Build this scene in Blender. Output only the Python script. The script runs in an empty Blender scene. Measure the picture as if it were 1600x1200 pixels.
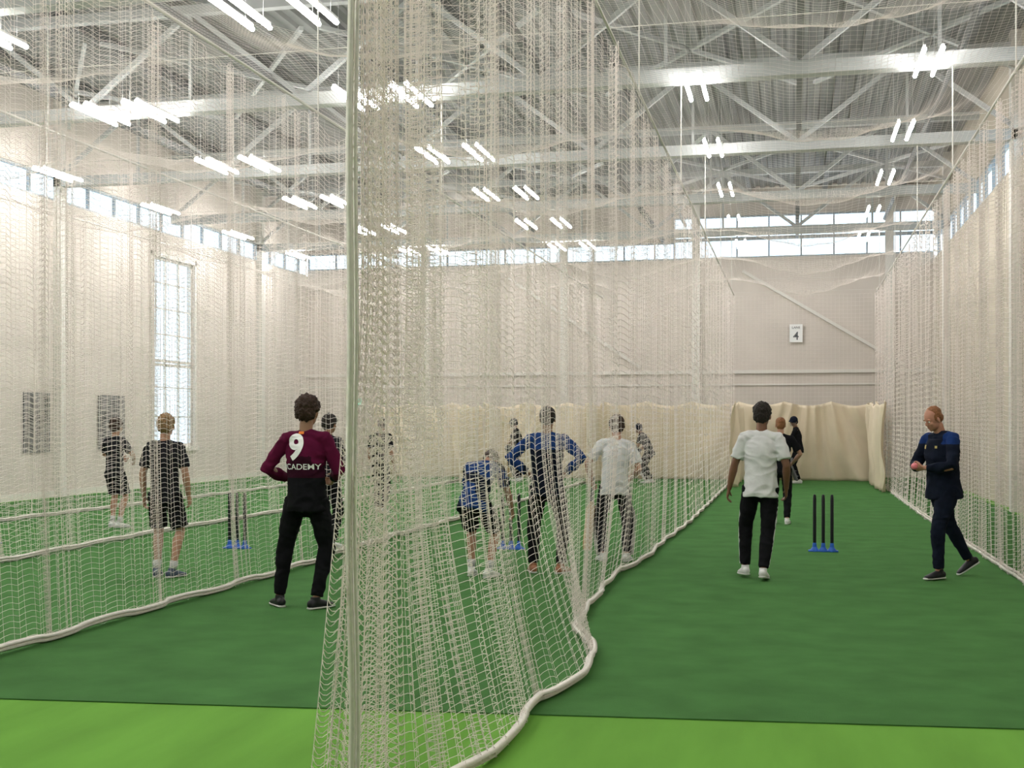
import bpy, bmesh, math, random
import numpy as np
from mathutils import Vector, Matrix, noise
from mathutils.bvhtree import BVHTree
random.seed(7); rng=np.random.default_rng(7)
D=bpy.data; C=bpy.context; scene=C.scene
def V(*a): return Vector(a)
def link(o): scene.collection.objects.link(o); return o

# ---------------------------------------------------------------- materials
def mat(name,col,rough=.6,var=0,scale=8,bump=0,bscale=60,spec=.3,emit=None,es=0,metal=0,trans=0,stretch=None,col2=None,detail=4):
    m=D.materials.new(name); m.use_nodes=True; nt=m.node_tree; n=nt.nodes; b=n['Principled BSDF']
    b.inputs['Base Color'].default_value=(*col,1); b.inputs['Roughness'].default_value=rough
    b.inputs['Specular IOR Level'].default_value=spec; b.inputs['Metallic'].default_value=metal
    if emit: b.inputs['Emission Color'].default_value=(*emit,1); b.inputs['Emission Strength'].default_value=es
    tc=None
    if var or bump or col2:
        tc=n.new('ShaderNodeTexCoord'); mp=n.new('ShaderNodeMapping'); nt.links.new(tc.outputs['Object'],mp.inputs[0])
        if stretch: mp.inputs['Scale'].default_value=stretch
    if var or col2:
        t=n.new('ShaderNodeTexNoise'); t.inputs['Scale'].default_value=scale; t.inputs['Detail'].default_value=detail
        nt.links.new(mp.outputs[0],t.inputs[0])
        r=n.new('ShaderNodeValToRGB'); e=r.color_ramp.elements; e[0].position=.3; e[1].position=.7
        c2=col2 if col2 else [min(1,c*(1+var)) for c in col]; c1=[c*(1-var) for c in col]
        e[0].color=(*c1,1); e[1].color=(*c2,1)
        nt.links.new(t.outputs[0],r.inputs[0]); nt.links.new(r.outputs[0],b.inputs['Base Color'])
    if bump:
        t2=n.new('ShaderNodeTexNoise'); t2.inputs['Scale'].default_value=bscale; nt.links.new(mp.outputs[0],t2.inputs[0])
        bp=n.new('ShaderNodeBump'); bp.inputs['Strength'].default_value=bump; bp.inputs['Distance'].default_value=.02
        nt.links.new(t2.outputs[0],bp.inputs['Height']); nt.links.new(bp.outputs[0],b.inputs['Normal'])
    if trans:
        tr=n.new('ShaderNodeBsdfTranslucent'); tr.inputs[0].default_value=(*col,1)
        mx=n.new('ShaderNodeMixShader'); mx.inputs[0].default_value=trans; o=n['Material Output']
        nt.links.new(b.outputs[0],mx.inputs[1]); nt.links.new(tr.outputs[0],mx.inputs[2]); nt.links.new(mx.outputs[0],o.inputs[0])
    return m
M={}
M['net']=mat('net_twine',(.98,.915,.88),.6,trans=.45)
M['hem']=mat('net_hem_webbing',(.76,.72,.66),.7,var=.08,scale=30)
M['wall']=mat('painted_wall',(.60,.54,.495),.8,var=.05,scale=1.2)
M['wallr']=mat('painted_wall_cream',(.54,.475,.395),.8,var=.05,scale=1.2)
M['trim']=mat('white_trim',(.68,.65,.61),.6)
M['deck']=mat('roof_deck_metal',(.25,.25,.245),.55,var=.15,scale=.6)
M['steel']=mat('painted_steel',(.48,.49,.49),.5,var=.05,scale=3)
M['steeld']=mat('dark_steel',(.15,.15,.15),.5)
M['turf']=mat('dark_turf',(.072,.200,.055),.95,var=.13,scale=2.6,bump=.6,bscale=350,spec=.1,detail=12)
M['turfl']=mat('light_turf',(.165,.39,.060),.95,var=.12,scale=1.3,bump=.5,bscale=350,spec=.1,stretch=(2.5,.5,1),detail=9)
M['canvas']=mat('canvas_sheet',(.70,.60,.46),.85,var=.06,scale=1.5,bump=.25,bscale=4)
M['tube']=mat('led_tube',(1,1,1),.5,emit=(1,.98,.94),es=76)
M['house']=mat('light_housing',(.6,.6,.6),.5)
M['frame']=mat('window_frame',(.38,.41,.44),.5)
M['poster']=mat('poster_print',(.16,.15,.15),.5,var=.7,scale=5)
M['paper']=mat('white_card',(.82,.82,.82),.6)
M['ink']=mat('grey_ink',(.12,.12,.13),.6)
M['green']=mat('exit_green',(.05,.5,.3),.5,emit=(.1,.9,.6),es=1.2)
M['white']=mat('white_print',(.9,.9,.9),.6)
M['eye']=mat('eye_white',(.8,.78,.75),.3)
M['iris']=mat('eye_iris',(.03,.02,.015),.3)
M['lip']=mat('lips',(.35,.13,.11),.5)
M['stump']=mat('stump_black',(.015,.015,.02),.4)
M['stumpb']=mat('stump_base_blue',(.03,.13,.55),.4)
M['wood']=mat('willow_wood',(.62,.43,.24),.5,var=.15,scale=6,stretch=(8,8,1))
M['grip']=mat('bat_grip',(.03,.03,.04),.7)
M['ball']=mat('cricket_ball_pink',(.7,.20,.23),.35,var=.05)
M['orange']=mat('orange_patch',(.8,.2,.02),.6)
M['gold']=mat('gold_patch',(.5,.4,.15),.6)
g=D.materials.new('window_glass'); g.use_nodes=True; nt=g.node_tree
for x in list(nt.nodes): nt.nodes.remove(x)
o=nt.nodes.new('ShaderNodeOutputMaterial'); t=nt.nodes.new('ShaderNodeBsdfTransparent'); t.inputs[0].default_value=(.88,.94,.97,1)
gl=nt.nodes.new('ShaderNodeBsdfGlossy'); gl.inputs['Roughness'].default_value=.1; mx=nt.nodes.new('ShaderNodeMixShader'); mx.inputs[0].default_value=.06
nt.links.new(t.outputs[0],mx.inputs[1]); nt.links.new(gl.outputs[0],mx.inputs[2]); nt.links.new(mx.outputs[0],o.inputs[0]); M['glass']=g
def cloth(name,col,var=.12): 
    return mat(name,col,.9,var=var,scale=9,bump=.35,bscale=14,spec=.1)
def skinm(name,col): return mat(name,col,.5,var=.05,scale=20,spec=.35)
SK={'fair':skinm('skin_fair',(.44,.24,.165)),'pink':skinm('skin_pink',(.48,.23,.16)),'brown':skinm('skin_brown',(.18,.085,.05)),'tan':skinm('skin_tan',(.30,.16,.095))}
HR={'dark':mat('hair_dark',(.016,.011,.009),.6,var=.5,scale=60,bump=.6,bscale=90),'blond':mat('hair_blond',(.25,.15,.07),.6,var=.3,scale=60,bump=.6,bscale=90),
    'ginger':mat('hair_ginger',(.24,.10,.04),.6,var=.3,scale=60,bump=.5,bscale=90),'brownh':mat('hair_brown',(.035,.016,.009),.6,var=.4,scale=60,bump=.6,bscale=90)}
CL={'black':cloth('cloth_black',(.008,.008,.010),.3),'navy':cloth('cloth_navy',(.007,.010,.021),.3),'white':cloth('cloth_white',(.66,.66,.67),.04),
    'blue':cloth('cloth_blue',(.011,.032,.13)),'bluer':cloth('cloth_royal_blue',(.013,.042,.16)),'charcoal':cloth('cloth_charcoal',(.015,.015,.019)),'maroon':cloth('cloth_maroon',(.095,.006,.033)),
    'maroondk':cloth('cloth_dark_plum',(.034,.005,.016)),'shoew':mat('shoe_white',(.7,.7,.69),.5),'shoeb':mat('shoe_black',(.015,.015,.018),.5),
    'shoeg':mat('shoe_blue_grey',(.06,.08,.13),.6),'shoet':mat('shoe_tan',(.35,.15,.08),.6),'sole':mat('shoe_sole',(.6,.6,.58),.6),'pad':cloth('pad_offwhite',(.52,.50,.47)),
    'padg':cloth('pad_grey',(.16,.16,.17)),'sock':cloth('sock_white',(.5,.5,.5))}

# ---------------------------------------------------------------- mesh helpers
def mesh_obj(name,verts,faces,mats,smooth=False,midx=None):
    me=D.meshes.new(name); me.from_pydata([tuple(v) for v in verts],[],faces)
    for m in mats: me.materials.append(m)
    if midx: me.polygons.foreach_set('material_index',midx)
    if smooth: me.polygons.foreach_set('use_smooth',[True]*len(me.polygons))
    me.update(); return link(D.objects.new(name,me))
BF=[(0,3,2,1),(4,5,6,7),(0,1,5,4),(1,2,6,5),(2,3,7,6),(3,0,4,7)]
class Acc:
    def __init__(s): s.v=[]; s.f=[]; s.m=[]
    def box(s,a,b,m=0):
        i=len(s.v); (x0,y0,z0),(x1,y1,z1)=a,b
        s.v+=[V(x0,y0,z0),V(x1,y0,z0),V(x1,y1,z0),V(x0,y1,z0),V(x0,y0,z1),V(x1,y0,z1),V(x1,y1,z1),V(x0,y1,z1)]
        s.f+=[tuple(i+k for k in f) for f in BF]; s.m+=[m]*6
    def bar(s,p,q,w,h,m=0):
        p=Vector(p);q=Vector(q); d=(q-p).normalized(); ref=V(0,0,1) if abs(d.z)<.95 else V(0,1,0)
        u=d.cross(ref).normalized(); t=u.cross(d); i=len(s.v)
        for e in (p,q):
            for a,b in ((-1,-1),(1,-1),(1,1),(-1,1)): s.v.append(e+u*a*w/2+t*b*h/2)
        s.f+=[tuple(i+k for k in f) for f in BF]; s.m+=[m]*6
    def loft(s,pts,rad,side=(1,0,0),n=14,cap=True,m=0):
        pts=[Vector(p) for p in pts]; rad=[(r,r) if not isinstance(r,(tuple,list)) else r for r in rad]; side=Vector(side)
        N=len(pts)
        tg=[]
        for k in range(N):
            a=pts[max(0,k-1)]; b=pts[min(N-1,k+1)]; tg.append((b-a).normalized())
        R=[]
        for k in range(N): R.append((pts[k],tg[k],rad[k][0],rad[k][1]))
        if cap:
            c0=min(rad[0]); c1=min(rad[-1]); pre=[];post=[]
            for an in (75,50,25):
                sn,cs=math.sin(math.radians(an)),math.cos(math.radians(an))
                pre.append((pts[0]-tg[0]*c0*sn*.8,tg[0],rad[0][0]*cs,rad[0][1]*cs))
                post.insert(0,(pts[-1]+tg[-1]*c1*sn*.8,tg[-1],rad[-1][0]*cs,rad[-1][1]*cs))
            R=pre+R+post
        i0=len(s.v)
        for p,t,ra,rb in R:
            u=(side-t*side.dot(t))
            if u.length<1e-4: u=t.orthogonal()
            u.normalize(); w=t.cross(u)
            for k in range(n):
                a=2*math.pi*k/n; s.v.append(p+u*ra*math.cos(a)+w*rb*math.sin(a))
        for r in range(len(R)-1):
            for k in range(n):
                a=i0+r*n+k; b=i0+r*n+(k+1)%n; s.f.append((a,b,b+n,a+n)); s.m.append(m)
        s.f.append(tuple(i0+k for k in reversed(range(n)))); s.f.append(tuple(i0+(len(R)-1)*n+k for k in range(n))); s.m+=[m,m]
    def ell(s,c,r,R=None,nu=18,nv=12,m=0):
        c=Vector(c); R=R or Matrix.Identity(3); i0=len(s.v)
        s.v.append(c+R@V(0,0,r[2]))
        for j in range(1,nv):
            ph=math.pi*j/nv
            for k in range(nu):
                th=2*math.pi*k/nu
                s.v.append(c+R@V(r[0]*math.sin(ph)*math.cos(th),r[1]*math.sin(ph)*math.sin(th),r[2]*math.cos(ph)))
        s.v.append(c+R@V(0,0,-r[2])); L=len(s.v)-1
        for k in range(nu):
            s.f.append((i0,i0+1+k,i0+1+(k+1)%nu)); s.m.append(m)
            s.f.append((L,i0+1+(nv-2)*nu+(k+1)%nu,i0+1+(nv-2)*nu+k)); s.m.append(m)
        for j in range(nv-2):
            for k in range(nu):
                a=i0+1+j*nu+k; b=i0+1+j*nu+(k+1)%nu; s.f.append((a,a+nu,b+nu,b)); s.m.append(m)
    def obj(s,name,mats,smooth=False): return mesh_obj(name,s.v,s.f,mats,smooth,s.m)

# ---------------------------------------------------------------- room
XL,XR,YB,YF,ZT=-15.6,4.0,-6.0,37.5,8.9
a=Acc(); a.box((XL-.2,YB-.2,-.3),(XR+.2,YF+.2,0)); a.obj('floor',[M['turfl']])
def edge(x): return 6.25+(x+4.52)*.105
x0,x1=XL+.2,XR-.2; yf=YF-.2
a=Acc(); a.v=[V(x0,edge(x0),.001),V(x1,edge(x1),.001),V(x1,yf,.001),V(x0,yf,.001),V(x0,edge(x0),.008),V(x1,edge(x1),.008),V(x1,yf,.008),V(x0,yf,.008)]
a.f=list(BF); a.m=[0]*6; a.obj('turf_mat',[M['turf']])
a=Acc(); a.box((XL,YF,0),(XR,YF+.2,6.6)); a.box((XL,YF,7.15),(-3.6,YF+.2,ZT)); a.box((-3.6,YF,7.9),(XR,YF+.2,ZT))
a.obj('wall_far',[M['wall']])
a=Acc(); a.box((XL,YB-.2,0),(XR,YB,ZT)); a.obj('wall_back',[M['wall']])
a=Acc(); wy0,wy1=27.6,29.7
a.box((XL-.2,YB,0),(XL,wy0,6.42)); a.box((XL-.2,wy1,0),(XL,YF,6.42)); a.box((XL-.2,wy0,0),(XL,wy1,1.0)); a.box((XL-.2,wy0,5.8),(XL,wy1,6.42)); a.box((XL-.2,YB,6.98),(XL,YF,ZT))
a.obj('wall_left',[M['wall']])
a=Acc(); a.box((XR,YB,0),(XR+.2,YF,6.4)); a.box((XR,YB,7.1),(XR+.2,YF,ZT)); a.obj('wall_right',[M['wallr']])
vs=[];fs=[];x=XL-.2
prof=[(0,0),(.10,0),(.14,.06),(.24,.06),(.28,0)]
xs=[]
while x<XR+.2:
    for px,pz in prof[:-1]: xs.append((x+px,pz))
    x+=.28
for px,pz in xs: vs+= [V(px,YB-.2,ZT-.2+pz),V(px,YF+.2,ZT-.2+pz)]
for i in range(len(xs)-1): fs.append((2*i,2*i+1,2*i+3,2*i+2))
mesh_obj('ceiling',vs,fs,[M['deck']])
def strip(name,axis,c,a0,a1,z0,z1,step,mid=None):
    A=Acc(); 
    def bx(p0,p1,q0,q1,th,m):
        if axis=='y': A.box((p0,c-th,q0),(p1,c+th,q1),m)
        else: A.box((c-th,p0,q0),(c+th,p1,q1),m)
    bx(a0,a1,z0,z1,.006,1)
    bx(a0,a1,z0,z0+.05,.05,0); bx(a0,a1,z1-.05,z1,.05,0)
    if mid: bx(a0,a1,mid-.05,mid+.05,.05,0)
    t=a0
    while t<a1: bx(t,t+.045,z0,z1,.04,0); t+=step
    A.obj(name,[M['frame'],M['glass']])
strip('window_1','y',YF+.08,XL,-3.6,6.6,7.15,.95); strip('window_2','y',YF+.08,-3.6,XR,6.6,7.9,.95,7.2)
strip('window_3','x',XL-.08,YB,YF,6.42,6.98,1.1); strip('window_4','x',XR+.08,YB,YF,6.4,7.1,1.1)
A=Acc(); c=XL-.08
A.box((c-.006,wy0,1),(c+.006,wy1,5.8),1)
for z in (1.0,1.75,2.5,3.05,3.15,3.85,4.5,5.15,5.74): A.box((c-.03,wy0,z),(c+.03,wy1,z+(.07 if z in(1.0,3.05,3.15,5.74) else .03)),0)
for y in (wy0,wy0+.68,wy0+1.38,wy1-.06): A.box((c-.03,y,1),(c+.03,y+.05,5.8),0)
A.obj('window_5',[M['trim'],M['glass']])
A=Acc(); 
for y0,y1 in ((wy0-.12,wy0),(wy1,wy1+.12)): A.box((XL,y0,.9),(XL+.04,y1,5.92))
A.box((XL,wy0-.12,5.8),(XL+.04,wy1+.12,5.92)); A.box((XL,wy0-.15,.88),(XL+.09,wy1+.15,1.0)); A.obj('trim_1',[M['trim']])
A=Acc(); A.box((XL,YF-.07,3.10),(XR,YF,3.2)); A.box((XL,YF-.04,2.74),(XR,YF,2.79)); A.obj('trim_2',[M['trim']])
A=Acc(); A.bar((-1.5,YF-.06,6.2),(3.2,YF-.06,3.3),.1,.09); A.bar((-8.8,YF-.06,6.2),(-4.6,YF-.06,3.3),.1,.09); A.obj('wall_brace',[M['trim']])
A=Acc()
for x in (-11.5,-7.0,-2.9,2.75): A.box((x-.12,YF-.16,0),(x+.12,YF,ZT-.2))
for y in (8.2,13.3,18.4,23.5,33.7): 
    A.box((XL,y-.12,0),(XL+.18,y+.12,ZT-.2)); A.box((XR-.18,y-.12,0),(XR,y+.12,ZT-.2))
A.obj('wall_columns',[M['trim']])
A=Acc(); A.box((XL,YB,0),(XL+.03,YF,.15)); A.obj('baseboard_left',[M['trim']])
A=Acc()
for ti,ty in enumerate((-2,3.1,8.2,13.3,18.4,23.5,28.6,33.7)):
    A.box((XL,ty-.12,6.72),(XR,ty+.12,6.92)); A.box((XL,ty-.08,8.35),(XR,ty+.08,8.5))
    n=5; w=(XR-XL)/n
    for i in range(n):
        xa=XL+i*w; A.bar((xa,ty,6.9),(xa+w/2,ty,8.4),.08,.08); A.bar((xa+w/2,ty,8.4),(xa+w,ty,6.9),.08,.08)
        A.bar((xa+w/2,ty,6.9),(xa+w/2,ty,8.4),.05,.05)
    if ty<33 and ti%2==0:
        for i in range(0,5):
            xa=XL+.3+i*(XR-XL)/5; xb=xa+(XR-XL)/5-.3
            A.bar((xa,ty,8.0),(xb,ty+5.1,8.0),.07,.07); A.bar((xb,ty,8.0),(xa,ty+5.1,8.0),.07,.07)
A.obj('roof_trusses',[M['steel']])
A=Acc()
for i in range(9): x=XL+1.1+i*2.2; A.box((x-.07,YB,8.5),(x+.07,YF,8.68))
for x in (-12.2,-8.3,-3.9,.1): A.box((x-.05,YB,7.15),(x+.05,YF,7.27))
A.obj('roof_purlins',[M['steeld']])
A=Acc()
for x in (-13.2,-7.9,-3.2,2.6):
    A.loft([(x,YB+.3,7.6),(x,YF-.3,7.6)],[.05,.05],n=8)
A.obj('sprinkler_pipes',[M['steeld']])

# ceiling lights: twin battens
A=Acc()
for sx in (-.12,.12):
    A.box((sx-.022,-.64,.040),(sx+.022,.64,.075),0)
    A.loft([(sx,-.66,.012),(sx,.66,.012)],[.030,.030],n=8,cap=False,m=1)
    for sy in (-.45,.45): A.box((sx-.003,sy-.003,.075),(sx+.003,sy+.003,2.0),0)
lm=D.meshes.new('ceiling_light'); lm.from_pydata([tuple(v) for v in A.v],[],A.f); lm.materials.append(M['house']); lm.materials.append(M['tube']); lm.polygons.foreach_set('material_index',A.m); lm.update()
for X in (-14.5,-11.0,-10.1,-6.6,-5.7,-1.43,1.83):
    for k in range(9):
        if X==-1.43 and k==3: continue
        o=link(D.objects.new('ceiling_light',lm)); o.location=(X,1.4+4.1*k+(.6 if X==-1.43 else 0),6.62)

# ---------------------------------------------------------------- nets
def tube_mesh(name,groups,m,extra=None):
    vs=[];fs=[];off=0
    ang=[0,2*math.pi/3,4*math.pi/3]
    for P,r,ref in groups:
        S,K,_=P.shape
        t=np.gradient(P,axis=1); t/= (np.linalg.norm(t,axis=2,keepdims=True)+1e-9)
        u=np.cross(t,np.array(ref,float)); u/=(np.linalg.norm(u,axis=2,keepdims=True)+1e-9); w=np.cross(t,u)
        ring=np.stack([P+r*(math.cos(q)*u+math.sin(q)*w) for q in ang],axis=2)
        vs.append(ring.reshape(-1,3))
        idx=(np.arange(S)[:,None]*K+np.arange(K-1)[None,:]).reshape(-1)*3+off
        for k in range(3):
            k2=(k+1)%3; fs.append(np.stack([idx+k,idx+k2,idx+k2+3,idx+k+3],axis=1))
        off+=S*K*3
    vs=np.concatenate(vs).astype(np.float32); fs=np.concatenate(fs).astype(np.int32)
    me=D.meshes.new(name); me.vertices.add(len(vs)); me.vertices.foreach_set('co',vs.ravel())
    me.loops.add(fs.size); me.loops.foreach_set('vertex_index',fs.ravel())
    me.polygons.add(len(fs)); me.polygons.foreach_set('loop_start',np.arange(0,fs.size,4,dtype=np.int32))
    me.update(calc_edges=True); me.materials.append(m)
    return link(D.objects.new(name,me))
ZR=5.2
def surf(s,v,x0,ph,pl,amp,wave,base,bunch=.2,zoff=0):
    S,Vv=np.meshgrid(s,v)
    y=S+bunch*np.sin(2*np.pi*S/1.55+ph)+.06*np.sin(2*np.pi*S/.61+2*ph)
    big=.045*np.sin(2*np.pi*S/1.23+ph*2)*(.35+.65*Vv)+.03*np.sin(2*np.pi*S/.37+ph)*np.clip(Vv*2,0,.6)
    z=.03+Vv*(ZR-.03)
    sc=.14*np.abs(np.sin(np.pi*S/1.02))**1.0*np.clip((z-3.6)/1.6,0,1)
    x=x0+big+amp*np.sin(2*np.pi*S/pl+.5*np.sin(Vv*9+ph))
    bx=np.interp(y[0],base[0],base[1])-x0
    x=x+bx[None,:]*np.clip(1-z/1.5,0,1)**1.6
    z=z-sc+wave*np.sin(2*np.pi*S/pl*1.0+1.2)+.006*np.sin(2*np.pi*S/.5+ph)
    z=np.maximum(z,.012)
    return np.stack([x,y+amp*.5*np.cos(4*np.pi*S/pl),z],axis=2)
def smooth_base(b):
    yy=np.arange(b[0][0],b[0][-1],.1); xx=np.interp(yy,b[0],b[1]); k=np.hanning(9); k/=k.sum()
    xp=np.pad(xx,4,mode='edge'); return (yy,np.convolve(xp,k,'valid'))
def lane_net(name,x0,ph,zones,base,end=None):
    base=smooth_base(base)
    G=[]
    for (a0,a1,st,dz,r,pl,amp,wave,bun) in zones:
        s=np.arange(a0,a1+st,st); v=np.linspace(0,1,int(ZR/dz))
        P=surf(s,v,x0,ph,pl,amp,wave,base,bun)
        G.append((P,r,(0,0,1)))
        Q=np.transpose(P[:,::2],(1,0,2)); G.append((Q,r*.8,(0,1,0)))
    s=np.arange(zones[0][0],zones[-1][1],.09); P=surf(s,np.array([0.,.001]),x0,ph,.5,.004,0,base,.05)[:1].copy()
    P[:,:,2]=.034+.008*np.sin(s*5+ph)[None,:]; 
    for dx,dz2,rr in ((0,0,.026),(.02,.03,.02)):
        Pq=P.copy(); Pq[:,:,0]+=dx; Pq[:,:,2]+=dz2; G.append((Pq,rr,(0,0,1)))
    o=tube_mesh(name,G[:-2],M['net'])
    h=tube_mesh(name+'_hem',G[-2:],M['hem']); h.name='hem'; h.parent=o
    return o
zA=[(4.6,6.3,.018,.040,.0019,.14,.036,.015,.10),(6.2,11,.025,.041,.0017,.15,.014,.014,.2),(11,19,.048,.062,.0025,.28,.016,.014,.2),(19,35,.09,.12,.0043,.5,.02,.02,.2)]
baseA=([4,4.5,5.0,5.5,6.7,7.6,8.3,9.4,12.6,14.2,16,19.4,35],[-1.66,-1.64,-1.56,-1.38,-1.43,-1.27,-1.33,-1.68,-1.84,-1.68,-1.70,-1.62,-1.63])
lane_net('cricket_net',-1.65,.7,zA,baseA)
zC=[(4.5,12.5,.023,.043,.0019,.14,.016,.013,.2),(12.5,20,.04,.06,.0026,.24,.016,.014,.2),(20,35,.08,.12,.0045,.48,.02,.02,.2)]
lane_net('cricket_net',-5.4,2.1,zC,([4,9,12,16,22,35],[-5.3,-5.35,-5.3,-5.45,-5.38,-5.4]))
zD=[(6,19,.04,.06,.0025,.24,.016,.014,.2),(19,35,.08,.12,.0045,.48,.02,.02,.2)]
lane_net('cricket_net',-8.95,4.0,zD,([4,12,16,22,35],[-8.9,-8.8,-9.0,-8.9,-8.95]))
zE=[(6,35,.07,.11,.004,.42,.02,.02,.2)]
lane_net('cricket_net',-12.4,5.5,zE,([4,12,16,22,35],[-12.4,-12.3,-12.5,-12.4,-12.4]))
zB=[(4.5,12,.07,.11,.004,.42,.02,.02,.2),(12,20,.032,.052,.0031,.2,.022,.013,.12),(20,35,.07,.10,.0050,.42,.03,.02,.12)]
lane_net('cricket_net',2.22,1.3,zB,([4,12,16,22,35],[2.2,2.25,2.22,2.15,2.2]))
def bundle():
    G=[]
    u=np.linspace(0,1,72); v=np.linspace(0,1,125)
    U,W=np.meshgrid(u,v); z=.05+W*(ZR-.05); fl=np.clip(1-z/2.2,0,1)**1.3
    for lay in range(2):
        x=-1.66-.02*lay-.15*fl*(1-U)+.04*np.sin(U*22+lay*2+W*1.5)*(.5+fl)
        y=4.50+.02*lay+.50*U-.10*fl*(1-U)+.035*np.cos(U*29+lay+W*2)
        zz=z+.015*np.sin(U*70+lay+W*3)
        P=np.stack([x,y,zz],axis=2)
        G.append((P,.0021,(0,0,1))); G.append((np.transpose(P[:,::6],(1,0,2)),.0019,(0,1,0)))
    o=tube_mesh('gathered_net_end',G,M['net'])
    zz=np.linspace(.02,ZR,80); P=np.stack([-1.685+.006*np.sin(zz*4),4.48+.01*np.sin(zz*2.6),zz],axis=1)[None]
    P2=P.copy(); P2[:,:,1]+=.02; P2[:,:,0]+=.016
    h=tube_mesh('x',[(P,.016,(0,1,0)),(P2,.012,(0,1,0))],M['hem']); h.name='selvedge_rope'; h.parent=o
bundle()
RX=[-12.4,-8.95,-5.4,-1.65,2.22]
def roofnet():
    G=[]
    def f(X,Y): 
        t=np.interp(X,RX,[0,1,2,3,4]); lx=np.sin(np.pi*t)**2
        sag=.50*np.abs(np.sin(np.pi*(Y-3.0)/4.1))*(.25+.75*lx)+.10*lx
        return np.stack([X,Y,ZR+.08-sag+.012*np.sin(X*11+Y*3)],axis=2)
    for y0,y1,c,r in ((9,19,.06,.0011),(19,31.7,.10,.0017)):
        xs=np.arange(-12.4,2.2,c); ys=np.arange(y0,y1,c)
        X,Y=np.meshgrid(xs,ys); P=f(X,Y); G.append((P,r,(0,0,1))); G.append((np.transpose(P,(1,0,2)),r,(0,0,1)))
    tube_mesh('roof_netting',G,M['net'])
roofnet()
xs=np.arange(-12.4,2.2,.11); zs=np.arange(1.9,ZR,.11); X,Z=np.meshgrid(xs,zs); P=np.stack([X,35.1+.05*np.sin(X*5),Z],axis=2)
tube_mesh('end_netting',[(P,.0016,(0,0,1)),(np.transpose(P,(1,0,2)),.0016,(0,1,0))],M['net'])
A=Acc()
for x in RX:
    A.loft([(x,4.4,ZR+.03),(x,35,ZR+.03)],[.016,.016],n=8)
    for ty in (8.2,13.3,18.4,23.5,28.6,33.7): A.loft([(x,ty,ZR),(x,ty,6.75)],[.009,.009],n=6)
for y in (7.1,11.2,15.3,19.4,23.5,27.6,31.7,34.8): A.loft([(-12.4,y,ZR+.08),(2.22,y,ZR+.08)],[.004,.004],n=6)
A.obj('net_support_rails',[M['trim']])

def sheet(name,p,q,h,seed,n=180,m=24):
    p=Vector(p);q=Vector(q);d=(q-p); L=d.length; d.normalize(); nn=V(-d.y,d.x,0); vs=[];fs=[]
    for j in range(m+1):
        w=j/m
        for i in range(n+1):
            s=i/n*L
            f=.08*noise.noise(V(s*1.6+seed+w*.8,w*1.2,seed))+.14*noise.noise(V(s*2.6+w*3.5*math.sin(s*1.3+seed),w*.8,seed+9))+.05*math.sin(s*2*math.pi/.8+w*3.2*math.sin(s+seed)+seed)*(1-.3*w)
            top=h-.12*abs(math.sin(math.pi*s/1.25))-.05*noise.noise(V(s,seed,0))
            vs.append(p+d*s+nn*f+V(0,0,.02+w*(top-.02)))
    for j in range(m):
        for i in range(n): a=j*(n+1)+i; fs.append((a,a+1,a+n+2,a+n+1))
    o=mesh_obj(name,vs,fs,[M['canvas']],True); md=o.modifiers.new('s','SOLIDIFY'); md.thickness=.006
for i,(xa,xb) in enumerate(((-12.3,-9.05),(-8.85,-5.5),(-5.3,-1.75),(-1.5,2.1))):
    sheet('canvas_backdrop',(xa,34.5,0),(xb,34.5,0),2.2,i*3.3)
for i,(x,y0) in enumerate(((-1.45,30.5),(2.00,29.0),(-5.2,31),(-8.75,31))):
    sheet('canvas_side_sheet',(x,y0,0),(x,34.2,0),2.15,i*5.1+2)

A=Acc(); A.box((-.12,YF-.09,4.02),(.26,YF-.075,4.56),0)
o=A.obj('lane_number_sign',[M['paper']])
def text_mesh(txt,size,bold=0):
    cu=D.curves.new('t','FONT'); cu.body=txt; cu.size=size; cu.align_x='CENTER'; cu.align_y='CENTER'; cu.offset=bold
    ob=link(D.objects.new('t',cu)); C.view_layer.update()
    me=D.meshes.new_from_object(ob.evaluated_get(C.evaluated_depsgraph_get())); D.objects.remove(ob); return me
def wall_text(txt,size,x,z,y,parent,mt,bold=.0):
    me=text_mesh(txt,size,bold); me.materials.append(mt); ob=link(D.objects.new('lettering',me)); ob.rotation_euler=(math.pi/2,0,0); ob.location=(x,y,z); ob.parent=parent
wall_text('4',.34,.07,4.20,YF-.094,o,M['ink'],.004); wall_text('LANE',.10,.07,4.46,YF-.094,o,M['ink'],.001)
for y0,y1 in ((22.3,23.2),(25.1,26.2)):
    A=Acc(); A.box((XL+.01,y0,.98),(XL+.04,y1,2.25),0); A.box((XL+.04,y0+.06,1.04),(XL+.045,y1-.06,2.19),1); A.obj('wall_poster',[M['steeld'],M['poster']])
A=Acc(); A.box((XR-.05,14.5,1.0),(XR-.02,15.6,2.2),0); A.box((XR-.055,14.56,1.06),(XR-.05,15.54,2.14),1); A.obj('wall_poster',[M['steeld'],M['poster']])
A=Acc(); A.box((-14.15,YF-.07,2.2),(-13.75,YF-.02,2.38),0); A.box((-14.08,YF-.075,2.27),(-13.93,YF-.07,2.31),1)
i=len(A.v); A.v+=[V(-13.93,YF-.074,2.24),V(-13.93,YF-.074,2.34),V(-13.86,YF-.074,2.29)]; A.f.append((i,i+2,i+1)); A.m.append(1); A.obj('exit_sign',[M['green'],M['white']])

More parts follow.
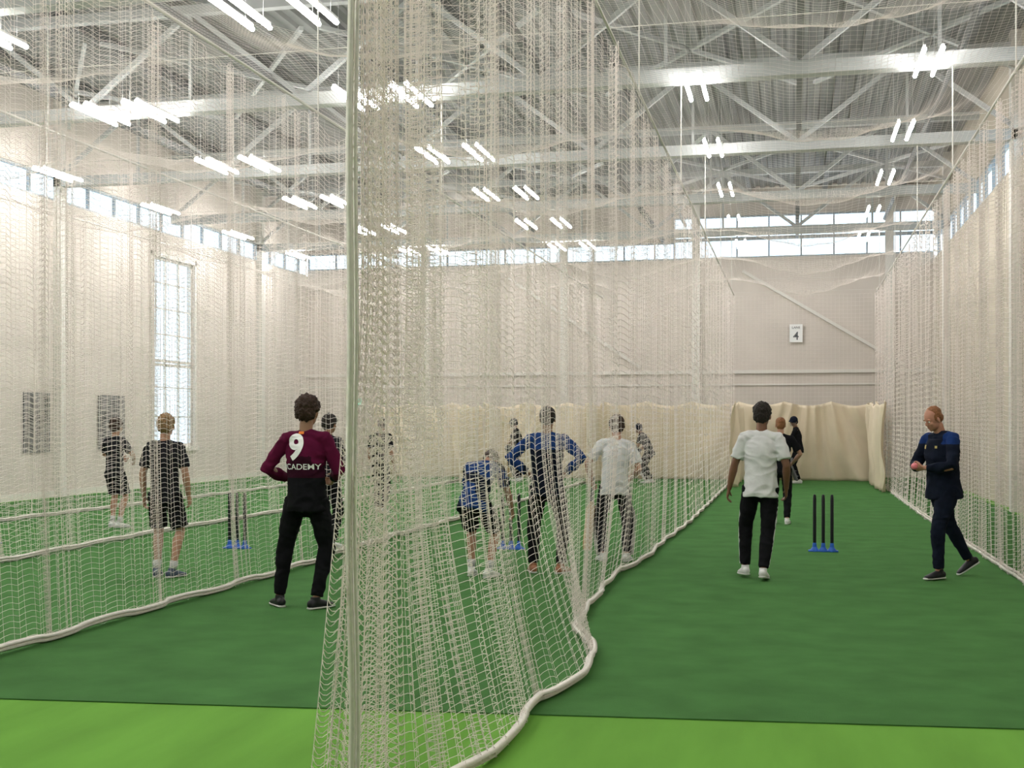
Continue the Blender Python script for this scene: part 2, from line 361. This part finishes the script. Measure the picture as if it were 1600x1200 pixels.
def stumps(x,y):
    A=Acc()
    for k in (-1,0,1):
        cx=k*.105; A.loft([(cx,0,.02),(cx,0,.66),(cx,0,.70)],[.021,.021,.017],n=12,m=0); A.loft([(cx,0,.05),(cx,0,.10)],[.028,.024],n=12,m=1)
        A.loft([(cx,0,.008),(cx,0,.03),(cx,0,.055)],[.052,.048,.028],n=14,m=1)
    A.box((-.18,-.045,.0),(.18,.045,.018),1)
    o=A.obj('cricket_stumps',[M['stump'],M['stumpb']],True); o.location=(x,y,.0085)
stumps(.36,15.65); stumps(-6.93,14.35); stumps(-3.5,15.05); stumps(-10.45,14.2)

# ---------------------------------------------------------------- people
def Rx(a): return Matrix.Rotation(math.radians(a),3,'X')
def Ry(a): return Matrix.Rotation(math.radians(a),3,'Y')
def Rz(a): return Matrix.Rotation(math.radians(a),3,'Z')
def ik(a,t,l1,l2,hint):
    d=t-a; L=d.length; mx=(l1+l2)*.995
    if L>mx: t=a+d*(mx/L); d=t-a; L=mx
    dn=d.normalized(); x=(l1*l1-l2*l2+L*L)/(2*L); h=math.sqrt(max(0,l1*l1-x*x))
    hp=hint-dn*hint.dot(dn); hp.normalize(); return a+dn*x+hp*h,t
def part(acc,voxel,mt,amp=0,ns=10,sm=3,aniso=(1,1,1),fold=False):
    me=D.meshes.new('p'); me.from_pydata([tuple(v) for v in acc.v],[],acc.f); me.update()
    ob=link(D.objects.new('p',me))
    if voxel:
        md=ob.modifiers.new('r','REMESH'); md.mode='VOXEL'; md.voxel_size=voxel
        if sm: s=ob.modifiers.new('s','SMOOTH'); s.factor=.5; s.iterations=sm
        C.view_layer.update()
        m2=D.meshes.new_from_object(ob.evaluated_get(C.evaluated_depsgraph_get())); D.objects.remove(ob); ob=link(D.objects.new('p',m2)); me=m2
    if amp:
        nr=[v.normal.copy() for v in me.vertices]
        for v,nn in zip(me.vertices,nr):
            p=V(v.co.x*aniso[0],v.co.y*aniso[1],v.co.z*aniso[2])*ns
            if fold:
                q=p+V(noise.noise(p*.6),noise.noise(p*.6+V(5,5,5)),noise.noise(p*.6+V(9,2,7)))*.9
                v.co+=nn*amp*(.9-3.2*abs(noise.noise(q))+.5*noise.noise(p*.5))
            else: v.co+=nn*amp*(noise.noise(p)+.5*noise.noise(p*2.1)+.25)
    me.materials.clear(); me.materials.append(mt)
    me.polygons.foreach_set('use_smooth',[True]*len(me.polygons)); me.update()
    return ob
def hand(acc,w,d,n,s,curl):
    d=d.normalized(); n=(n-d*n.dot(d)).normalized(); s=(s-d*s.dot(d)-n*s.dot(n)).normalized()
    acc.loft([w-d*.02,w+d*.02,w+d*.055,w+d*.088],[(.024,.019),(.030,.017),(.038,.016),(.037,.013)],side=s,n=12)
    for o,L in ((.030,.068),(.0105,.078),(-.0095,.072),(-.029,.056)):
        p=w+d*.085+s*o; pts=[p-d*.012,p]; a=0
        for q,f in ((.42,1),(.32,1.3),(.26,1)):
            a+=curl*f; dd=(d*math.cos(math.radians(a))+n*math.sin(math.radians(a))); p=p+dd*L*q*1.05; pts.append(p)
        acc.loft(pts,[.009,.0095,.0088,.008,.0068],side=s,n=8)
    p=w+d*.022+s*.022; q=p+(d*.55+s*.65+n*.3).normalized()*.035; r=q+(d*.85+s*.25+n*(.3+curl/90)).normalized()*.028; t=r+(d*.9+n*(.3+curl/60)).normalized()*.022
    acc.loft([p,q,r,t],[.014,.0115,.0100,.0080],side=n,n=8)
def person(name,loc,heading,H,skin='fair',hair=('short','dark'),lean=3,tilt=0,twist=0,hipyaw=0,crouch=0,pshift=(0,0),head=(0,0,0),
           feet=((-.11,0,0,8,0),(.11,0,0,-8,0)),hands=(None,None),top='black',sleeve='short',bottom='black',leg='long',shoe='shoew',
           pads=None,helmet=False,gloves=None,build=1.0,colorfn=None,text=None,stripe=None,socks=None,vox=.0055,hood=False,extras=None):
    P=V(pshift[0],pshift[1],.95-crouch)
    R=Rz(twist)@Ry(tilt)@Rx(-lean); Rp=Rz(hipyaw)@Ry(tilt*.3)@Rx(-lean*.45)
    Mid=P+Rp@V(0,0,.24); S=Mid+R@V(0,0,.25); Rh=Rz(head[0])@Rx(-head[1])@Ry(head[2])
    def spine(t):
        if t<=0: return P+Rp@V(0,0,t)
        q=min(t/.49,1); b=P*(1-q)**2+Mid*(2*q*(1-q))+S*q*q
        return b+(R@V(0,0,t-.49) if t>.49 else V(0,0,0))
    B=build
    sh=[S+R@V(sx*.172*B,-.005,-.020) for sx in (-1,1)]; hip=[P+Rp@V(sx*.092,0,-.03) for sx in (-1,1)]
    hj=S+R@V(0,.012,.090); hc=hj+Rh@V(0,.02,.118)
    body=Acc(); vx=vox
    body.ell(hc+Rh@V(0,-.012,.022),(.076,.096,.100),Rh); body.ell(hc+Rh@V(0,.022,-.045),(.060,.067,.069),Rh)
    body.ell(hc+Rh@V(0,.060,-.088),(.026,.022,.020),Rh)
    body.loft([hc+Rh@V(0,.078,.012),hc+Rh@V(0,.096,-.012),hc+Rh@V(0,.098,-.022)],[.008,.011,.013],side=Rh@V(1,0,0),n=8)
    for sx in (-1,1):
        body.ell(hc+Rh@V(sx*.079,-.004,-.012),(.009,.020,.032),Rh@Rz(sx*-20)); body.ell(hc+Rh@V(sx*.036,.062,-.025),(.022,.02,.018),Rh)
        body.ell(hc+Rh@V(sx*.028,.074,.022),(.022,.012,.009),Rh)
    body.ell(hc+Rh@V(0,.080,-.060),(.022,.010,.011),Rh)
    body.loft([S+R@V(0,-.005,-.03),S+R@V(0,0,.04),hj+Rh@V(0,.0,.04)],[(.066,.062),(.056,.056),(.054,.058)],side=R@V(1,0,0))
    body.loft([spine(t) for t in (-.05,.08,.2,.33,.43)],[(.12,.08),(.12,.08),(.125,.085),(.14,.09),(.12,.065)],side=R@V(1,0,0))
    body.loft([sh[0],sh[1]],[.040,.040],side=(0,1,0))
    arms=[];wr=[]
    for i,sx in enumerate((-1,1)):
        h=hands[i]
        if h is None: h=dict(t=sh[i]+V(sx*.07,.06,-.53),e=V(sx*.4,-1,0),curl=16)
        t=Vector(h['t']); e=Vector(h.get('e',(sx*.5,-1,-.2)))
        el,w=ik(sh[i],t,.295,.262,e); d=(w-el).normalized()
        n=Vector(h['n']) if 'n' in h else V(-sx,0.1,0); s=Vector(h['s']) if 's' in h else V(0,1,0.1)
        if 'd' in h: hd=Vector(h['d']).normalized()
        else: hd=d
        arms.append((sh[i],el,w)); wr.append(w+hd*.07)
        body.loft([sh[i],sh[i].lerp(el,.35),sh[i].lerp(el,.8),el,el.lerp(w,.25),el.lerp(w,.7),w],[.046*B,.046*B,.040*B,.038*B,.041*B,.032,.025],side=n,n=12)
        if not gloves: hand(body,w,hd,n,s,h.get('curl',16))
    legs=[]
    for i,sx in enumerate((-1,1)):
        fx,fy,lift,fyaw,fp=feet[i]
        kn,an=ik(hip[i],V(fx,fy,.09+lift),.435,.425,Rz(fyaw)@V(0,1,0)); legs.append((hip[i],kn,an,fyaw,fp))
        bk=Rz(fyaw)@V(0,-.014,0); q=1 if leg=='short' else .8
        body.loft([hip[i],hip[i].lerp(kn,.35),hip[i].lerp(kn,.8),kn,kn.lerp(an,.3)+bk*q,kn.lerp(an,.75),an],[.075,.072*q,.058*q,.052*q,.056*q,.038*q,.034],n=12)
    parts=[part(body,vx,SK[skin],sm=2)]
    e=Acc()
    for sx in (-1,1):
        e.ell(hc+Rh@V(sx*.030,.0775,.003),(.0125,.009,.0075),Rh,10,8,0); e.ell(hc+Rh@V(sx*.030,.0835,.003),(.0055,.004,.0055),Rh,8,6,1)
        e.loft([hc+Rh@V(sx*.016,.088,.024),hc+Rh@V(sx*.032,.088,.028),hc+Rh@V(sx*.046,.078,.023)],[.004,.0045,.003],n=6,m=2)
    e.loft([hc+Rh@V(-.022,.084,-.060),hc+Rh@V(0,.0915,-.058),hc+Rh@V(.022,.084,-.060)],[.003,.005,.003],n=6,m=3)
    ob=e.obj('p',[M['eye'],M['iris'],HR[hair[1]],M['lip']],True); parts.append(ob)
    hm=HR[hair[1]]; ha=Acc(); st=hair[0]; bg=.014 if st=='curly' else (.009 if st=='thick' else .001)
    if st=='bald':
        ha.ell(hc+Rh@V(0,-.052,-.002),(.074,.060,.062),Rh); 
        for sx in (-1,1): ha.ell(hc+Rh@V(sx*.064,-.018,.020),(.018,.05,.045),Rh)
        ha.ell(hc+Rh@V(0,-.030,.052),(.072,.082,.076),Rh)
    else:
        ha.ell(hc+Rh@V(0,-.018,.046+bg*.6),(.082+bg,.098+bg,.084+bg),Rh); ha.ell(hc+Rh@V(0,-.050,-.005),(.075+bg,.064+bg,.078),Rh)
        for sx in (-1,1): ha.ell(hc+Rh@V(sx*.064,-.02,.018),(.020,.055,.045),Rh)
    if not helmet: parts.append(part(ha,.006,hm,amp=.018 if st=='curly' else (.012 if st=='thick' else .005),ns=32,sm=2))
    else:
        he=Acc(); he.ell(hc+Rh@V(0,-.012,.035),(.098,.118,.105),Rh); he.ell(hc+Rh@V(0,-.055,-.02),(.085,.075,.08),Rh)
        he.loft([hc+Rh@V(0,.07,.045),hc+Rh@V(0,.155,.03)],[(.085,.012),(.06,.006)],side=Rh@V(1,0,0))
        parts.append(part(he,.007,CL['navy'],sm=2)); gr=Acc()
        for z in (-.02,-.045,-.07,-.095):
            gr.loft([hc+Rh@V(math.sin(q)*.095,math.cos(q)*.125-.01,z) for q in [k*.35-1.4 for k in range(9)]],[.0035]*9,side=(0,0,1),n=6)
        parts.append(part(gr,None,M['steeld']))
    tp=Acc()
    ts=[-.135,-.06,.0,.10,.22,.33,.42,.475]; rr=[(.172,.134),(.172,.134),(.165,.126),(.154,.112),(.157,.114),(.172,.118),(.165,.100),(.12,.078)]
    tp.loft([spine(t) for t in ts],[(a_*B,b_*B*(1.12 if B>1.08 else 1)) for a_,b_ in rr],side=R@V(1,0,0),n=24,cap=False)
    tp.loft([sh[0],S+R@V(0,-.004,.012),sh[1]],[.056*B,.066,.056*B],side=R@V(0,1,0),n=16)
    tp.loft([S+R@V(0,0,-.02),S+R@V(0,.002,.045)],[(.082,.075),(.064,.062)],side=R@V(1,0,0),cap=False)
    for (s_,el,w) in arms:
        if sleeve=='short': tp.loft([s_,s_.lerp(el,.3),s_.lerp(el,.76)],[.062*B,.065*B,.066*B],n=14,cap=False)
        else: tp.loft([s_,s_.lerp(el,.4),el,el.lerp(w,.5),w-(w-el).normalized()*.02],[.060*B,.059*B,.054*B,.049*B,.038],n=14,cap=False)
    if hood: tp.loft([S+R@V(0,-.06,.0),S+R@V(0,-.075,.06)],[(.09,.04),(.07,.03)],side=R@V(1,0,0))
    ob=part(tp,.008,CL[top],amp=.007,ns=6.5,sm=4,aniso=(1,1,1.5),fold=True)
    if colorfn:
        names=[]; 
        for f in ob.data.polygons:
            mn=colorfn(f.center,f.normal,S,sh)
            if mn:
                if mn not in names: names.append(mn); ob.data.materials.append(CL[mn] if mn in CL else M[mn])
                f.material_index=names.index(mn)+1
    parts.append(ob)
    if text:
        bvh=BVHTree.FromPolygons([v.co for v in ob.data.vertices],[list(f.vertices) for f in ob.data.polygons])
        for txt,size,cx,cz,mt,bold,wd in text:
            if txt is None:
                me=D.meshes.new('q'); bm=bmesh.new(); bmesh.ops.create_grid(bm,x_segments=4,y_segments=4,size=.5)
                for v in bm.verts: v.co=V(v.co.x*size*wd,v.co.y*size,0)
                bm.to_mesh(me); bm.free(); side=-1 if bold==0 else bold
            else:
                me=text_mesh(txt,size,bold); side=-1
            bm=bmesh.new(); bm.from_mesh(me)
            for k in range(-12,13): 
                bmesh.ops.bisect_plane(bm,geom=bm.verts[:]+bm.edges[:]+bm.faces[:],plane_co=(k*.018,0,0),plane_no=(1,0,0))
                bmesh.ops.bisect_plane(bm,geom=bm.verts[:]+bm.edges[:]+bm.faces[:],plane_co=(0,k*.018,0),plane_no=(0,1,0))
            for v in bm.verts:
                x=v.co.x*(wd if txt else 1)+cx; z=v.co.y+cz
                hit=bvh.ray_cast(V(x,side*1.0,z),V(0,-side,0))
                y=hit[0].y if hit[0] else 0
                v.co=V(x,y+side*.006,z)
            bm.to_mesh(me); bm.free(); me.materials.clear(); me.materials.append(mt); parts.append(link(D.objects.new('p',me)))
    bt=Acc(); bt.loft([spine(.06),spine(-.03),spine(-.10)],[(.130*B,.092*B),(.142*B,.104*B),(.135*B,.104*B)],side=Rp@V(1,0,0),n=20)
    for (h_,kn,an,fy,fp) in legs:
        if leg=='long': bt.loft([h_,h_.lerp(kn,.4),h_.lerp(kn,.8),kn,kn.lerp(an,.25),kn.lerp(an,.6),kn.lerp(an,.95)],[.090*B,.089*B,.076,.072,.069,.060,.052],n=14,cap=False)
        else: bt.loft([h_,h_.lerp(kn,.4),h_.lerp(kn,.88)],[.095,.096,.094],n=16,cap=False)
    ob=part(bt,.008,CL[bottom],amp=.005,ns=8,sm=3,aniso=(1,1,1.3),fold=True); parts.append(ob)
    if stripe and leg=='long':
        sp=Acc()
        for i,(h_,kn,an,fy,fp) in enumerate(legs):
            sx=-1 if i==0 else 1; o_=V(sx,0,0)
            sp.loft([h_.lerp(kn,.45)+o_*.084,h_.lerp(kn,.9)+o_*.072,kn.lerp(an,.3)+o_*.066,kn.lerp(an,.7)+o_*.055,kn.lerp(an,.92)+o_*.050],[(.006,.009)]*5,side=o_,n=8)
        parts.append(part(sp,None,CL[stripe]))
    so=Acc(); sl=Acc(); sk=Acc()
    for (h_,kn,an,fy,fp) in legs:
        F=Rz(fy)@Rx(-fp); q=lambda x,y,z: an+F@V(x,y,z)
        so.loft([q(0,-.060,-.045),q(0,-.02,-.035),q(0,.05,-.046),q(0,.12,-.058),q(0,.165,-.064)],[(.036,.038),(.040,.048),(.044,.038),(.046,.026),(.036,.020)],side=F@V(1,0,0),n=14)
        so.loft([q(0,-.012,-.03),q(0,-.012,.015)],[.042,.040],n=12,cap=False)
        sl.loft([q(0,-.072,-.077),q(0,0,-.077),q(0,.08,-.077),q(0,.13,-.077),q(0,.18,-.075)],[(.036,.012),(.039,.012),(.045,.012),(.048,.012),(.035,.011)],side=F@V(1,0,0),n=14)
        if socks: sk.loft([an,an.lerp(kn,.22)],[.041,.046],n=12,cap=False)
    parts.append(part(so,.0055,CL[shoe],sm=2)); parts.append(part(sl,None,CL['sole']))
    if socks: parts.append(part(sk,None,CL[socks]))
    if pads:
        pa=Acc()
        for (h_,kn,an,fy,fp) in legs:
            f=Rz(fy)@V(0,1,0); s1=Rz(fy)@V(1,0,0)
            pa.loft([an+f*.055,an.lerp(kn,.35)+f*.06,kn.lerp(an,.12)+f*.065],[(.070,.035),(.082,.04),(.085,.042)],side=s1,n=14)
            pa.loft([kn+f*.07+V(0,0,-.05),kn+f*.078+V(0,0,.04)],[(.09,.045),(.088,.042)],side=s1,n=14)
            pa.loft([kn+f*.07+V(0,0,.06),h_.lerp(kn,.62)+f*.09],[(.085,.035),(.075,.025)],side=s1,n=14)
            for q_ in (.25,.6): 
                c_=an.lerp(kn,q_); pa.loft([c_+f*.05,c_-f*.005+V(0,0,.0)],[(.072,.018),(.072,.018)],side=s1,n=14)
        parts.append(part(pa,.009,CL[pads],amp=.004,ns=14,sm=2))
    if gloves:
        ga=Acc()
        for i in (0,1):
            h=hands[i] or {}; w=arms[i][2]; d=(w-arms[i][1]).normalized(); sx=(-1,1)[i]
            n=Vector(h['n']) if 'n' in h else V(-sx,0.1,0); s=Vector(h['s']) if 's' in h else V(0,1,0.1)
            ga.loft([w-d*.07,w],[.045,.038],n=10); 
            tmp=Acc(); hand(tmp,w,d,n,s,h.get('curl',50)); k=len(ga.v)
            ctr=w+d*.06
            ga.v+=[ctr+(v-ctr)*1.25 for v in tmp.v]; ga.f+=[tuple(k+q for q in f) for f in tmp.f]; ga.m+=tmp.m
        parts.append(part(ga,.007,CL[gloves],sm=1))
    if extras:
        for ob in extras(dict(S=S,R=R,P=P,arms=arms,legs=legs,wr=wr,hc=hc,Rh=Rh)): parts.append(ob)
    for o_ in C.selected_objects: o_.select_set(False)
    for o_ in parts: o_.select_set(True)
    C.view_layer.objects.active=parts[0]
    with C.temp_override(active_object=parts[0],selected_editable_objects=parts,selected_objects=parts): bpy.ops.object.join()
    ob=parts[0]; ob.name=name; ob.data.name=name
    mz=min(v.co.z for v in ob.data.vertices)
    sc=H/1.78; ob.scale=(sc,sc,sc); ob.rotation_euler=(0,0,math.radians(heading)); ob.location=(loc[0],loc[1],.008-mz*sc)
    mw=Matrix.Translation(ob.location)@Matrix.Rotation(math.radians(heading),4,'Z')@Matrix.Scale(sc,4)
    return ob,mw,wr
def bat(mw,h,tip,face=(0,1,0),owner=None):
    h=mw@Vector(h); tip=Vector(tip); d=(tip-h).normalized(); A=Acc(); s=d.cross(Vector(face)).normalized()
    A.loft([h-d*.12,h+d*.17],[.017,.017],side=s,n=10,m=1)
    q=h+d*.17
    A.loft([q,q+d*.06,q+d*.3,q+d*.5,q+d*.56],[(.022,.018),(.052,.018),(.054,.026),(.054,.022),(.046,.012)],side=s,n=12,m=0)
    A.obj('cricket_bat',[M['wood'],M['grip']],True)

def maroon(c,n,S,sh):
    if c.z<1.10 and abs(c.x-.02)<.19: return 'black'
    if abs(c.x)<.06+.16*(1.45-c.z) and c.z<1.28 and n.y<0.3: return 'maroondk'
    if c.z<1.20 and abs(c.x)<.2: return 'maroondk'
    return None
person('man_in_maroon_number_9_shirt',(-4.13,9.86),4,1.84,skin='tan',hair=('curly','brownh'),lean=2,tilt=-2,pshift=(.02,0),head=(-8,8,0),
  feet=((-.24,.06,0,38,0),(.11,-.02,0,-32,0)),hands=(dict(t=(-.23,.22,1.08),e=(-.7,-1,-.1),curl=30),dict(t=(.18,.24,1.08),e=(.7,-1,-.1),curl=30)),
  top='maroon',sleeve='long',bottom='black',shoe='shoeb',colorfn=maroon,build=1.02,
  text=[('9',.29,-.045,1.345,M['white'],.010,.95),('ACADEMY',.067,-.01,1.19,M['white'],.0005,1.12),(None,.022,-.01,1.475,M['orange'],0,2.2)])
person('man_in_white_tshirt',(-.33,12.75),-4,1.79,skin='brown',hair=('thick','dark'),lean=3,tilt=1,head=(-6,4,0),
  feet=((-.17,.10,.0,22,4),(.04,-.14,.0,-5,10)),hands=(dict(t=(-.33,.06,.88),e=(-.5,-1,0),curl=22),dict(t=(.25,.08,.90),e=(.5,-1,0),curl=22)),
  top='white',bottom='black',shoe='shoew',stripe='white',build=1.03)
def coachc(c,n,S,sh):
    if c.z>1.37 and abs(c.x)>.12: return 'blue'
    return None
def ballx(k):
    a=Acc(); p=(k['wr'][0]+k['wr'][1])/2+V(0,.03,.02); a.ell(p,(.036,.036,.036)); return [a.obj('p',[M['ball']],True)]
person('coach_in_navy_tracksuit',(1.53,13.3),122,1.80,skin='pink',hair=('bald','ginger'),lean=6,head=(0,26,0),build=1.16,pshift=(0,.02),
  feet=((-.10,.16,0,8,0),(.10,-.38,.07,-14,30)),hands=(dict(t=(-.07,.30,1.13),e=(-1,-.5,-.4),curl=45,n=(1,.2,.4),s=(0,.3,1)),dict(t=(.07,.30,1.13),e=(1,-.5,-.4),curl=45,n=(-1,.2,.4),s=(0,.3,1))),
  top='navy',sleeve='long',bottom='navy',shoe='shoeb',colorfn=coachc,text=[(None,.04,.08,1.34,M['gold'],1,.8),(None,.025,-.08,1.34,M['gold'],1,1.1)],extras=ballx)
def bluetop(c,n,S,sh):
    if c.z>1.32 or (c.z>1.05 and abs(c.x)>.24): return 'bluer'
    return None
person('man_with_hands_on_hips',(-2.57,12.75),0,1.79,skin='tan',hair=('short','dark'),lean=2,head=(5,4,0),
  feet=((-.15,0,0,22,0),(.15,0,0,-22,0)),hands=(dict(t=(-.20,-.02,1.06),e=(-1,-.35,.1),curl=25,d=(.6,.5,-.4),n=(.6,-.6,-.3),s=(0,0,1)),dict(t=(.20,-.02,1.06),e=(1,-.35,.1),curl=25,d=(-.6,.5,-.4),n=(-.6,-.6,-.3),s=(0,0,1))),
  top='navy',sleeve='long',bottom='black',shoe='shoet',colorfn=bluetop,build=1.06)
def bl2(c,n,S,sh):
    return 'bluer' if noise.noise(c*4)>-.05 else None
person('player_bending_forward',(-3.2,12.3),-6,1.70,skin='fair',hair=('short','brownh'),lean=58,head=(0,70,0),crouch=.10,pshift=(0,-.16),
  feet=((-.11,.05,0,10,0),(.13,-.05,0,-14,0)),hands=(dict(t=(-.26,.42,.72),e=(-1,-.5,0),curl=30),dict(t=(.24,.40,.70),e=(1,-.5,0),curl=30)),
  top='navy',bottom='black',leg='short',shoe='shoew',colorfn=bl2,socks='sock')
o,mw,wr=person('batsman_in_white_tshirt',(-2.02,14.0),10,1.74,skin='fair',hair=('thick','brownh'),lean=14,tilt=5,head=(10,12,0),crouch=.03,
  feet=((-.14,.02,0,20,0),(.14,.0,0,-15,0)),hands=(dict(t=(-.27,.16,.93),e=(-1,-.6,0),curl=60),dict(t=(.20,.22,.98),e=(.5,-1,0),curl=30)),
  top='white',bottom='charcoal',shoe='shoew',pads='pad')
bat(mw,wr[0],V(-2.36,14.0,.03))
person('blond_boy_in_black_kit',(-6.38,11.52),4,1.70,skin='fair',hair=('thick','blond'),lean=1,head=(6,4,0),
  feet=((-.10,.02,0,14,0),(.10,-.02,0,-24,0)),hands=(dict(t=(-.26,.04,.88),e=(-.6,-1,0),curl=18),dict(t=(.25,.06,.89),e=(.6,-1,0),curl=18)),
  top='charcoal',bottom='black',leg='short',shoe='shoeg',socks='sock')
person('boy_in_dark_kit',(-10.15,16.8),-14,1.67,skin='fair',hair=('curly','brownh'),lean=2,head=(0,2,0),
  feet=((-.11,.06,0,14,0),(.12,-.02,0,-24,0)),hands=(dict(t=(-.15,.28,1.12),e=(-1,-.7,0),curl=30),dict(t=(.18,.25,1.08),e=(1,-.7,0),curl=30)),
  top='charcoal',bottom='black',leg='short',shoe='shoew',socks='sock',vox=.007)
person('player_in_grey_hoodie',(-5.85,14.7),-8,1.72,skin='tan',hair=('thick','dark'),lean=4,head=(-10,6,0),
  feet=((-.10,.08,0,8,0),(.11,-.04,0,-14,0)),hands=(dict(t=(-.2,.2,1.05),e=(-1,-.7,0),curl=30),dict(t=(.24,.12,.95),e=(.5,-1,0),curl=30)),
  top='charcoal',sleeve='long',bottom='black',shoe='shoew',hood=True,vox=.007)
person('player_in_black_kit',(-.20,19.8),4,1.70,skin='fair',hair=('short','ginger'),lean=4,head=(0,4,0),
  feet=((-.10,.1,0,8,0),(.10,-.05,0,-10,0)),hands=(dict(t=(-.2,.2,1.0),e=(-1,-.7,0),curl=30),dict(t=(.2,.2,1.0),e=(1,-.7,0),curl=30)),
  top='black',bottom='black',shoe='shoew',vox=.007)
def batter(name,x,y,hd,top,pad,H=1.78,lean=26,crouch=.09,helm=True):
    o,mw,wr=person(name,(x,y),hd,H,lean=lean,crouch=crouch,head=(50,14,0),skin='tan',
     feet=((-.20,.0,0,10,0),(.20,.0,0,-20,0)),hands=(dict(t=(-.02,.33,.93),e=(-1,-.3,0),curl=60,n=(1,0,0)),dict(t=(.06,.30,.84),e=(1,-.3,0),curl=60,n=(-1,0,0))),
     top=top,sleeve='short',bottom='black',shoe='shoew',pads=pad,helmet=helm,gloves='padg',vox=.009)
    bat(mw,wr[1],mw@V(.28,.34,.05),(0,1,0))
batter('batsman_at_far_crease',.12,33.2,95,'black','padg',1.82,lean=10,crouch=.03)
batter('batsman_crouching',-3.75,32.4,80,'charcoal','pad',1.75,lean=34)
batter('batsman_standing',-7.35,32.6,90,'black','padg',1.78,lean=14,crouch=.04)
person('player_in_black_shirt',(-7.2,20.6),-10,1.72,skin='fair',hair=('short','dark'),lean=10,head=(0,10,0),
  feet=((-.10,.1,0,8,0),(.10,-.05,0,-10,0)),top='black',bottom='black',shoe='shoew',vox=.008)

# ---------------------------------------------------------------- world + camera
w=D.worlds.new('sky'); scene.world=w; w.use_nodes=True; bg=w.node_tree.nodes['Background']; bg.inputs[0].default_value=(.84,.92,1,1); bg.inputs[1].default_value=2.4
cam=D.cameras.new('camera'); co=link(D.objects.new('camera',cam)); scene.camera=co
cam.sensor_width=36; cam.lens=42.75; cam.shift_y=.0375; co.location=(0,0,1.62); co.rotation_euler=(math.pi/2,0,math.radians(13.04)); cam.clip_end=200
scene.view_settings.view_transform='Standard'
